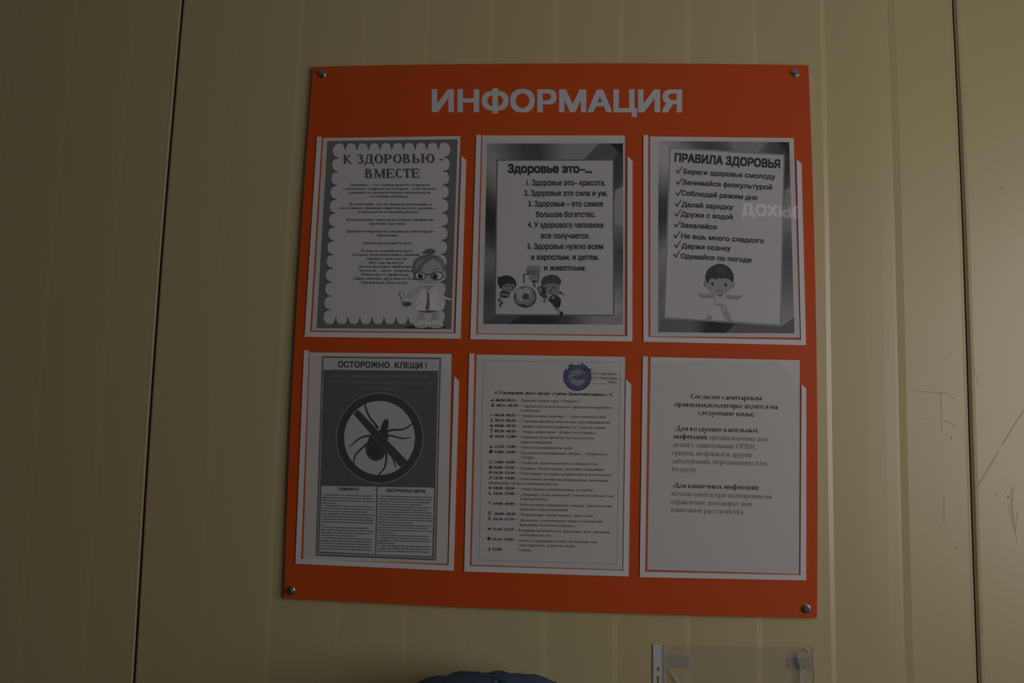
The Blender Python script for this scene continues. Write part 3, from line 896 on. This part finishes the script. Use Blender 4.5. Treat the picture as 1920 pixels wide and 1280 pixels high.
for pts, ws in (([(600, 560), (560, 500), (490, 420), (460, 350), (435, 270), (420, 220), (390, 180)], [34, 28, 26, 22, 20, 14, 6]),
                ([(700, 610), (740, 585), (800, 575), (900, 578), (980, 540), (1040, 490), (1100, 430)], [26, 28, 26, 24, 20, 16, 6]),
                ([(700, 650), (770, 650), (840, 670), (920, 690), (980, 675), (1030, 672)], [26, 24, 22, 18, 14, 5]),
                ([(520, 650), (440, 655), (350, 690), (290, 745), (225, 800)], [28, 24, 22, 18, 8]),
                ([(500, 720), (420, 785), (310, 890), (290, 980), (285, 1090)], [30, 24, 22, 18, 8]),
                ([(690, 800), (708, 900), (690, 1050), (620, 1130), (550, 1220)], [26, 26, 24, 18, 6]),
                ([(740, 860), (795, 960), (828, 1060)], [22, 20, 10])):
    S.taper(pts, ws, 25, z)
S.blob([(625, 580), (640, 520), (675, 450), (695, 435), (730, 450), (735, 480), (720, 560), (728, 640), (728, 710), (650, 700), (590, 640)], 26, z)
S.ell(570, 820, 130, 150, 30, z); S.ell(570, 810, 100, 120, 24, z)
S.blob([(490, 640), (640, 560), (700, 640), (720, 760), (690, 880), (450, 800)], 25, z)
S.poly([(285, 375), (345, 318), (972, 972), (880, 1050)], 27, z)
S.line([(340, 318), (965, 975)], 5, 46, z); S.line([(500, 640), (885, 1045)], 6, 50, z)
S.part('body_text')
S.text('sans', 'ПОМНИТЕ!', 275, 812, 386, 814, 17, 26, .03)
S.text('sans', 'ЭКСТРЕННЫЕ МЕРЫ:', 537, 820, 752, 825, 17, 26, .03)
LT = ['1.  Перед походом в лес защитите себя от нападения', 'клеща: заправьте рукава. Брюки заправьте в носки и в', 'обувь. Лучшая конструкция брюк плотная – на ней легче', 'увидеть клеща.', '2.  Осматривайте себя каждые 10–20 минут. Клещ при-',
      'сасывается не сразу. Снимать со одежды и по одежде, а', 'затем ищет мягкие и тонкие места для укуса.', '3.  Не пренебрегайте химическими средствами защиты', 'отпугивающими средствами, обработайте одежду от', 'нападающих клещей. Наносить на верхнюю одежду', 'на манжеты, воротник, обшлага, бороду, также воротник.',
      'ка', '4.  На отдыхе под тенью кустов. Выбирайте', 'места, где нет высокой травы. Клещи любят влажные', 'ветки кустов, поэтому по стволу с деревьев и кустов', 'никогда не прыгают.', '5.  Клещи живут вместе с нами круглый год. Воз-', 'вращаясь домой, внимательно осматривайте одежду,', 'себя и близких, домашних животных. Букеты цветов.',
      '6.  В случае обнаружения клещей на одежде клеща', 'нельзя их руками давить, а необходимо сжечь.']
EN = [460, 470, 474, 266, 466, 472, 432, 471, 468, 466, 464, 196, 442, 467, 462, 375, 458, 462, 452, 460, 463]
y = 838.0
for i, (t, e) in enumerate(zip(LT, EN)):
    d2 = S.d
    S.text('sans', t, 186 - i * .5, y, e, y + 9 * (e - 186) / 285, 8.2, 30, .012, res=1)
    S.d = d2
    y += 14.7
RT = ['1.  При обнаружении присосавшегося клеща незамедли-', 'тельно его удалите так, как его нахождение усиливает', 'воспаление в близких, вводить не тянет клеща в медицинских', 'цию, чтобы уложить его в травмпункт.', '2.  Захватите клеща пинцетом ближе к голове и вытяги-', 'вая вращательным движением. Держите его', 'строго перпендикулярно к коже и осторожно вытягивай-',
      'те, стараясь не сдавливать. Постепенно клещ выйдет на свои', 'кой в сторону. Не дергайте, чтобы не оставить хоботок', 'в ранке его или раздавленную массой клеща клеща-', 'можно, ведь не можно вытащить клеща.', '3.  Место укуса продезинфицируйте йодом, спир-', 'том. Если хоботок остался в ранке, то его удалите,', 'как при занозе иглой, прокаленной на огне и тогда',
      'обратиться к врачу.', '4.  После проведения удаления вымойте руки мылом', '5.  Сохраните клеща, поместив его в лабораторию на', 'исследование. Там же выяснят. Вас на наличие вирусов', 'направить больницу.', '6.  Наиболее эффективной формой профилактики', '– является вакцинация, которую необходимо начинать', 'до сезона укусов. Помните, что даже 100% защита.']
ER = [788, 790, 778, 737, 778, 764, 783, 782, 790, 789, 680, 787, 764, 788, 586, 766, 775, 778, 580, 776, 778, 768]
y = 846.0
for i, (t, e) in enumerate(zip(RT, ER)):
    d2 = S.d
    S.text('sans', t, 495 - i * .3, y, e, y + 8 * (e - 495) / 290, 8.2, 30, .012, res=1)
    S.d = d2
    y += 14.2
S.flush()

# ---- 5: day timetable with a blue stamp
S = Sheet(4, [(98, 42), (908, 55), (893, 1215), (70, 1188)], 99, 'timetable_sheet', 'closely typed timetable sheet with a round blue stamp, bottom middle pocket', 'sheet', GR)
S.part('border_line')
b4 = [(137, 77), (881, 87), (863, 1182), (110, 1163)]
for i in range(4):
    a, b = b4[i], b4[(i + 1) % 4]
    S.line([a, b], 1.7, 62)
S.part('blue_stamp')
BLU = (.055, .075, .23); BL2 = (.16, .18, .36)
S.ring(647, 163, 77, 77, 13, BLU, a0=-48, a1=215)
S.ring(647, 163, 77, 77, 13, BLU, a0=228, a1=250)
S.ring(647, 163, 77, 77, 10, BLU, a0=285, a1=312)
S.ring(647, 163, 66, 66, 20, (.20, .21, .36))
for r in (62, 57, 52): S.ring(647, 163, r, r, 2, BLU)
S.ell(647, 163, 44, 44, (.40, .40, .45))
S.ring(647, 163, 43, 43, 2, BLU)
for k in range(40):
    a = math.radians(9 * k)
    S.line([(647 + 52 * math.cos(a), 163 + 52 * math.sin(a)), (647 + 63 * math.cos(a + .06), 163 + 63 * math.sin(a + .06))], 2.5, BLU)
    S.d -= .00001
S.up()
S.poly([(620, 160), (670, 152), (705, 150), (700, 172), (650, 178), (612, 172)], BL2)
S.line([(608, 172), (640, 158), (700, 150), (640, 176), (720, 170), (735, 166)], 4, BLU)
S.line([(690, 186), (712, 200), (715, 184)], 3, BLU)
S.part('approval_text')
S.text('serif', 'УТВЕРЖДАЮ', 595, 130, 727, 133, 15, 30, True)
S.text('serif', 'Директор МБУ ДОЛ «Заречный»', 588, 150, 863, 154, 15, 38)
S.text('serif', 'С.Е.Ахметшина', 734, 175, 864, 179, 15, 38)
S.text('serif', '2026г.', 814, 198, 861, 200, 14, 38)
S.line([(610, 177), (733, 179)], 1.5, 45); S.line([(686, 199), (812, 203)], 1.5, 45); S.line([(640, 200), (650, 190)], 2, 40)
S.part('heading')
S.text('serif', 'Распорядок дня в лагере «Смена Движения первых»', 225, 257, 812, 268, 17.5, 27, True)
for x, y in ((203, 250), (828, 261)):
    for (cx, cy, r) in ((x, y, 9), (x + 10, y - 8, 4.5), (x + 10, y + 8, 4)):
        S.poly([(cx, cy - r), (cx + r * .25, cy - r * .25), (cx + r, cy), (cx + r * .25, cy + r * .25), (cx, cy + r), (cx - r * .25, cy + r * .25), (cx - r, cy), (cx - r * .25, cy - r * .25)], 30)
ROWS = [('08:00-08:15', 203, 312, 298, [('Подъём! Доброе утро, «Первые»!', 343, 655, 299, 303)]),
 ('08:15–08:30', 208, 321, 326, [('Зарядка на свежем воздухе: заряжаемся энергией и', 355, 832, 329, 338), ('позитивом!', 337, 441, 352, 354)]),
 ('08:30–08:45', 199, 311, 379, [('Уборка комнат: порядок — залог отличного дня!', 345, 803, 382, 389)]),
 ('09:15–09:30', 199, 311, 408, [('Утренняя линейка: новости дня, план мероприятий', 344, 824, 411, 419)]),
 ('09:00–09:30', 198, 311, 437, [('Завтрак: питаемся правильно и с удовольствием!', 344, 802, 440, 447)]),
 ('09:30–10:30', 197, 310, 466, [('Уборка территории: «Доброе дело Первых»', 345, 753, 469, 475)]),
 ('10:30–12:00', 198, 310, 495, [('Отрядные дела: проекты, мастер-классы и', 343, 738, 498, 504), ('первые открытия!', 338, 506, 525, 527)]),
 ('12:30–13:00', 197, 309, 550, [('Обед: восстанавливаем силы!', 342, 618, 554, 558)]),
 ('13:00–14:00', 196, 308, 580, [('Кружковые мероприятия: «Медиа», «Творчество»,', 342, 817, 584, 592), ('«Спорт»', 337, 416, 608, 610)]),
 ('14:00–16:00', 195, 306, 635, [('Тихий час: время отдохнуть и набраться сил.', 342, 761, 638, 645)]),
 ('16:00–16:30', 190, 303, 664, [('Полдник: лёгкий перекус для новых свершений!', 337, 790, 668, 676)]),
 ('16:30–17:30', 191, 304, 693, [('Спортивный час: игры, купание, прогулки и веселье!', 337, 835, 696, 705)]),
 ('17:30–18:00', 192, 305, 722, [('Подготовка к вечернему мероприятию: репетиция,', 338, 817, 726, 736), ('оформление сцены и командная работа!', 163, 540, 747, 755)]),
 ('18:00–18:30', 191, 304, 777, [('Ужин: делимся впечатлениями за столом!', 338, 731, 781, 788)]),
 ('18:30–19:00', 190, 303, 807, [('„Операция „Алло, родители!“: время для тёплых слов', 336, 843, 811, 820), ('и фотоотчётов!»', 337, 489, 835, 838)]),
 ('19:00–20:00', 189, 302, 862, [('Общелагерное мероприятие: конкурс, дискотека или', 335, 833, 866, 875), ('кино под открытым небом!', 335, 591, 891, 896)]),
 ('20:00–20:30', 196, 309, 917, [('Второй ужин: лёгкий перекус перед сном.', 342, 735, 921, 928)]),
 ('20:30–21:30', 188, 300, 946, [('Дискотека: зажигательные танцы, тематические', 334, 786, 951, 959), ('флешмобы и весёлые конкурсы.', 332, 635, 976, 982)]),
 ('21:30–21:50', 186, 298, 1001, [('Вечерние гигиенические процедуры: душ, умывание,', 328, 830, 1006, 1017), ('подготовка ко сну.', 333, 507, 1031, 1034)]),
 ('21:50–22:00', 185, 298, 1056, [('Свечка» (отрядный огонёк): обсуждение дня,', 331, 757, 1062, 1071), ('благодарности, планы на завтра.', 331, 637, 1087, 1092)]),
 ('22:00', 184, 235, 1110, [('Отбой', 333, 393, 1114, 1116)])]
S.part('timetable_text')
for tm, x0, x1, y, lines in ROWS:
    d2 = S.d
    S.text('serif', tm, x0, y, x1, y + 1, 14.5, 26, True)
    S.d = d2
    xa = x1 + 5 if tm != '22:00' else 305
    S.line([(xa, y - 5), (min(xa + 22, lines[0][1] - 4), y - 4.5)], 1.4, 40)
    for t, a, b, ya, yb in lines:
        S.d = d2
        S.text('serif', t, a, ya, b, yb, 14, 34)
    S.d = d2
S.up()
S.part('icon_column')
K = 30
def ic(y, f):
    d2 = S.d; f(183 - (y - 290) * .022, y); S.d = d2
ic(291, lambda x, y: S.poly([(x - 10, y + 5), (x - 4, y - 2), (x + 4, y - 5), (x + 10, y + 5)], K))
ic(316, lambda x, y: (S.ell(x + 4, y - 8, 3.5, 3.5, K), S.poly([(x - 6, y + 9), (x + 4, y - 4), (x + 14, y + 9)], K)))
ic(372, lambda x, y: (S.line([(x - 9, y), (x - 3, y + 4), (x + 2, y - 2)], 3, K), S.line([(x + 1, y - 2), (x + 8, y - 3), (x + 8, y + 3)], 3, K)))
ic(400, lambda x, y: (S.ell(x, y - 8, 3, 3, K), S.line([(x, y - 6), (x, y + 2)], 4, K), S.line([(x - 5, y + 10), (x, y), (x + 5, y + 10)], 3, K)))
ic(430, lambda x, y: (S.ell(x, y, 7, 6, K), S.line([(x - 10, y), (x + 10, y)], 3, K)))
ic(457, lambda x, y: (S.line([(x - 8, y - 7), (x + 8, y - 8)], 4, K), S.line([(x + 2, y - 6), (x, y + 2)], 3, K), S.ell(x, y + 8, 4, 3, K)))
ic(487, lambda x, y: S.poly([(x - 9, y + 9), (x - 4, y - 3), (x + 10, y - 9), (x + 5, y + 4)], K))
ic(543, lambda x, y: (S.poly([(x - 9, y + 1), (x + 10, y + 1), (x + 7, y + 8), (x - 7, y + 8)], K), S.line([(x - 5, y - 6), (x + 2, y - 4)], 3, K)))
ic(571, lambda x, y: (S.ell(x, y - 1, 9, 9, K), S.poly([(x - 9, y + 9), (x - 8, y), (x, y + 7)], K)))
ic(626, lambda x, y: (S.ring(x, y, 10, 10, 1.6, 46, n=20), S.ring(x, y, 6, 5, 1.4, 46, n=8, a0=30, a1=150)))
ic(656, lambda x, y: (S.ell(x, y + 1, 7, 8, K), S.line([(x, y - 7), (x + 4, y - 10)], 2, K)))
ic(684, lambda x, y: (S.ring(x, y, 9, 9, 2, 34, n=18), S.ell(x, y, 4, 4, 34), S.line([(x - 7, y + 4), (x, y)], 2, 34), S.line([(x + 7, y + 4), (x, y)], 2, 34)))
ic(714, lambda x, y: S.line([(x - 8, y + 8), (x + 9, y - 8)], 5, K))
ic(769, lambda x, y: (S.ell(x, y, 7, 5, K), S.line([(x - 10, y), (x + 10, y)], 3, K)))
ic(798, lambda x, y: S.line([(x - 3, y - 9), (x - 4, y), (x + 1, y + 7), (x + 5, y + 8)], 5, K))
ic(852, lambda x, y: (S.ell(x - 1, y - 3, 6, 5, 52), S.line([(x + 3, y + 2), (x + 10, y + 9)], 2, 52)))
ic(907, lambda x, y: (S.line([(x - 8, y - 8), (x + 10, y - 8)], 4, K), S.line([(x - 6, y - 8), (x - 5, y + 9), (x + 6, y + 9), (x + 8, y - 8)], 2.4, K)))
ic(936, lambda x, y: (S.line([(x - 6, y - 9), (x + 6, y - 9)], 3, K), S.line([(x, y - 9), (x, y + 2)], 5, K), S.line([(x - 5, y + 10), (x, y), (x + 5, y + 10)], 3, K)))
ic(991, lambda x, y: S.poly([(x - 9, y - 6), (x - 6, y - 2), (x + 9, y - 5), (x + 9, y + 6), (x - 8, y + 6)], K))
ic(1046, lambda x, y: (S.ell(x, y - 1, 10, 8, K), S.poly([(x - 4, y + 4), (x + 4, y + 5), (x, y + 11)], K)))
ic(1102, lambda x, y: S.poly([(x - 2, y - 9), (x + 6, y - 6), (x + 9, y + 1), (x + 5, y + 8), (x - 3, y + 10), (x - 9, y + 8), (x + 1, y + 6), (x + 3, y - 2)], K))
S.flush()

# ---- 6: typed notice
S = Sheet(5, [(89, 27), (921, 45), (917, 1237), (70, 1213)], 104, 'notice_sheet', 'plain typed sheet with bold heading and two paragraphs, bottom right pocket', 'sheet', GR)
S.part('heading')
for t, x0, y0, x1, y1 in (('Согласно санитарным', 313, 259, 710, 269), ('правилам,изоляторы делятся на', 222, 302, 798, 318), ('следующие виды:', 352, 349, 665, 359)):
    S.text('serif', t, x0, y0, x1, y1, 28, 30, True)
S.part('body_text')
for t, x0, y0, x1, y1, b in (('-Для воздушно-капельных', 217, 437, 690, 449, 1), ('инфекций:', 217, 482, 405, 486, 1), ('предназначены для', 418, 487, 740, 498, 0), ('детей с симптомами ОРВИ,', 212, 527, 677, 541, 0), ('гриппа, ветрянки и других', 210, 573, 655, 586, 0),
                             ('заболеваний, передающихся по', 210, 618, 738, 633, 0), ('воздуху.', 208, 662, 350, 667, 0), ('-Для кишечных инфекций:', 206, 755, 692, 768, 1), ('используются при подозрении на', 205, 800, 765, 818, 0),
                             ('отравление, ротовирус или', 203, 846, 655, 860, 0), ('кишечные расстройства.', 203, 890, 612, 904, 0)):
    d2 = S.d
    S.text('serif', t, x0, y0, x1, y1, 27.5, 31 if b else 38, bool(b))
    S.d = d2
S.flush()

# ------------------------------------------------------------------ empty punched sleeve taped to the wall
z = zoom(1180, 1160, 4.571)
sl_ = empty('punched_sleeve', plane_pt(1375, 1400, .001))
props(sl_, 'empty clear punched sleeve taped to wall under right end of orange board', 'plastic sleeve')
def strip_with_holes(g, x0, x1, y0, y1, holes, d0, d1):
    """white band with holes: cut into stacked cells around each hole"""
    ys = [y0]
    for hx, hy, rx, ry in holes: ys += [hy - ry * 1.5, hy + ry * 1.5]
    ys.append(y1)
    for k in range(0, len(ys), 2):
        slab(g, [z(x0, ys[k]), z(x1, ys[k]), z(x1, ys[k + 1]), z(x0, ys[k + 1])], d0, d1)
    for hx, hy, rx, ry in holes:
        n = 24
        a0, a1 = hy - ry * 1.5, hy + ry * 1.5
        def edge(t):
            c, s_ = math.cos(t), math.sin(t)
            k = min((x1 - hx if c > 0 else hx - x0) / max(abs(c), 1e-6), (a1 - hy) / max(abs(s_), 1e-6))
            return (hx + c * k, hy + s_ * k)
        cr = sorted([2 * math.pi * i / n for i in range(n)] + [math.atan2(sy - hy, sx - hx) % (2 * math.pi) for sx in (x0, x1) for sy in (a0, a1)])
        for i, t in enumerate(cr):
            u = cr[(i + 1) % len(cr)]
            q = [edge(t), edge(u), (hx + rx * math.cos(u), hy + ry * math.sin(u)), (hx + rx * math.cos(t), hy + ry * math.sin(t))]
            fr = [plane_pt(*z(*p), d1) for p in q]
            g.face(fr)
            g.face([fr[2], fr[3], fr[3] + Vector((0, d1 - d0, 0)), fr[2] + Vector((0, d1 - d0, 0))])
g = Geo()
strip_with_holes(g, 203, 276, 219, 2080, [(243, 430, 15, 19), (240, 520, 16, 34), (240, 900, 15, 19), (240, 1400, 15, 19), (240, 1780, 16, 34), (240, 1880, 15, 19)], .0012, .0016)
g.build('punched_strip', ['strip'], sl_)
g = Geo()
for x in (281, 287, 297, 303, 309): slab(g, [z(x, 219), z(x + 3.4, 219), z(x + 3.4, 2080), z(x, 2080)], .0013, .0016)
g.build('weld_line', ['strip'], sl_)
g = Geo()
pl_ = [(276, 222), (560, 222), (900, 232), (1300, 238), (1585, 236), (1597, 600), (1605, 2085), (276, 2080)]
slab(g, [z(*p) for p in pl_], .0012, .0014)
g.build('clear_film', ['sleeve'], sl_)
g = Geo()
slab(g, [z(1576, 238), z(1586, 238), z(1600, 600), z(1606, 2085), z(1596, 2085), z(1590, 600)], .0014, .0018)
g.build('folded_edge', ['tape'], sl_)
# creases of the film: thin raised folds that catch the daylight
def crease(pts, h):
    g = Geo()
    for (a, b, c), (a2, b2, c2) in zip(pts, pts[1:]):
        p0, p1, p2 = plane_pt(*z(*a), .0016), plane_pt(*z(*b), .0016 + h), plane_pt(*z(*c), .0016)
        q0, q1, q2 = plane_pt(*z(*a2), .0016), plane_pt(*z(*b2), .0016 + h), plane_pt(*z(*c2), .0016)
        g.face([p0, p1, q1, q0]); g.face([p1, p2, q2, q1])
    g.build('film_crease', ['tape'], sl_)
crease([((334, 425), (337, 424), (341, 423)), ((352, 490), (366, 480), (392, 476)), ((385, 560), (410, 545), (432, 538)), ((410, 640), (440, 630), (455, 620))], .004)
crease([((1395, 290), (1450, 284), (1500, 282)), ((1405, 350), (1440, 340), (1480, 338)), ((1425, 440), (1465, 430), (1500, 420)), ((1445, 560), (1460, 560), (1490, 560))], .005)
crease([((1485, 245), (1500, 243), (1530, 243)), ((1520, 280), (1545, 290), (1560, 300))], .004)
for pts, lab in (([(312, 303), (538, 318), (538, 422), (312, 410)], 'matt tape strip over the upper left corner of the clear sleeve'),
                 ([(1358, 330), (1583, 326), (1588, 440), (1366, 430)], 'matt tape strip over the upper right corner of the clear sleeve')):
    c = plane_pt(*z(*pts[0]), .0022)
    g = Geo(); slab(g, [z(*p) for p in pts], .0019, .0022)
    props(g.build('tape_strip', ['tape'], loc=c), lab, 'tape', 'tape strips holding the sleeve')

# ------------------------------------------------------------------ gathered blue fabric cap by the wall
capc = plane_pt(928, 1428, .115)
def cap_mesh():
    g = Geo()
    nu, nv = 96, 40
    R_ = []
    for j in range(nv + 1):
        v = j / nv
        th = v * math.pi * .62
        row = []
        for i in range(nu):
            u = 2 * math.pi * i / nu
            s_, c_ = math.sin(th), math.cos(th)
            r = 1 + .03 * math.sin(u * 11 + 3 * math.sin(th * 3)) * s_ + .05 * noise.noise(Vector((math.cos(u) * 2.2, math.sin(u) * 2.2, th * 2.5))) + .03 * noise.noise(Vector((math.cos(u) * 6, math.sin(u) * 6, th * 6 + 3)))
            px = .150 * r * s_ ** .8 * math.cos(u); py = .108 * r * s_ ** .8 * math.sin(u); pz = .098 * (1 + .5 * (r - 1)) * (c_ if c_ < 0 else c_ ** .75)
            row.append(Vector((capc.x + px, min(capc.y + py, -.003), capc.z + pz)))
        R_.append(row)
    for a, b in zip(R_, R_[1:]):
        for i in range(nu): g.face([a[i], a[(i + 1) % nu], b[(i + 1) % nu], b[i]])
    return g
cap = cap_mesh().build('fabric_cap', ['blue'], loc=capc, smooth=True)
props(cap, 'crumpled blue gathered fabric cap showing at the bottom edge below the orange board', 'cap')

# ------------------------------------------------------------------ lit exit sign on the opposite wall (seen as a faint mirror image in a pocket)
def mirrored(px, py):
    dr = RIGHT * ((px - 960.0) / FPX) + DOWN * ((py - 640.0) / FPX) + FWD
    film_y = -(BF + .0016)
    ysign = RY0 + .05
    t = (2 * film_y - ysign - CAM.y) / dr.y
    p = CAM + dr * t
    return Vector((p.x, ysign, p.z))
pa, pb = mirrored(1392, 402.5), mirrored(1503, 409)
sg = empty('exit_sign', ((pa.x + pb.x) / 2, RY0, pa.z))
props(sg, 'lit exit sign on the opposite wall, mirrored faintly in top right pocket', 'sign')
g = Geo()
boxg(g, (pa.x - .05, RY0, min(pa.z, pb.z) - .03), (pb.x + .04, RY0 + .045, pa.z + .1))
g.build('housing', ['signbox'], sg)
g = Geo()
polys, wd = sans('ВЫХОД', .03, 6)
ch = 22 / FPX * (CAM.y * -1 - RY0)
for k, q in enumerate(polys):
    pts = []
    for x, y in q:
        t = x / wd
        pts.append(Vector((pb.x + (pa.x - pb.x) * t, RY0 + .05 + (k % 5) * 1e-4, pb.z + (pa.z - pb.z) * t + y * ch)))
    g.face(pts)
g.build('lit_letters', ['lit'], sg)

bpy.data.objects.remove(_to)
bpy.data.curves.remove(_tc)
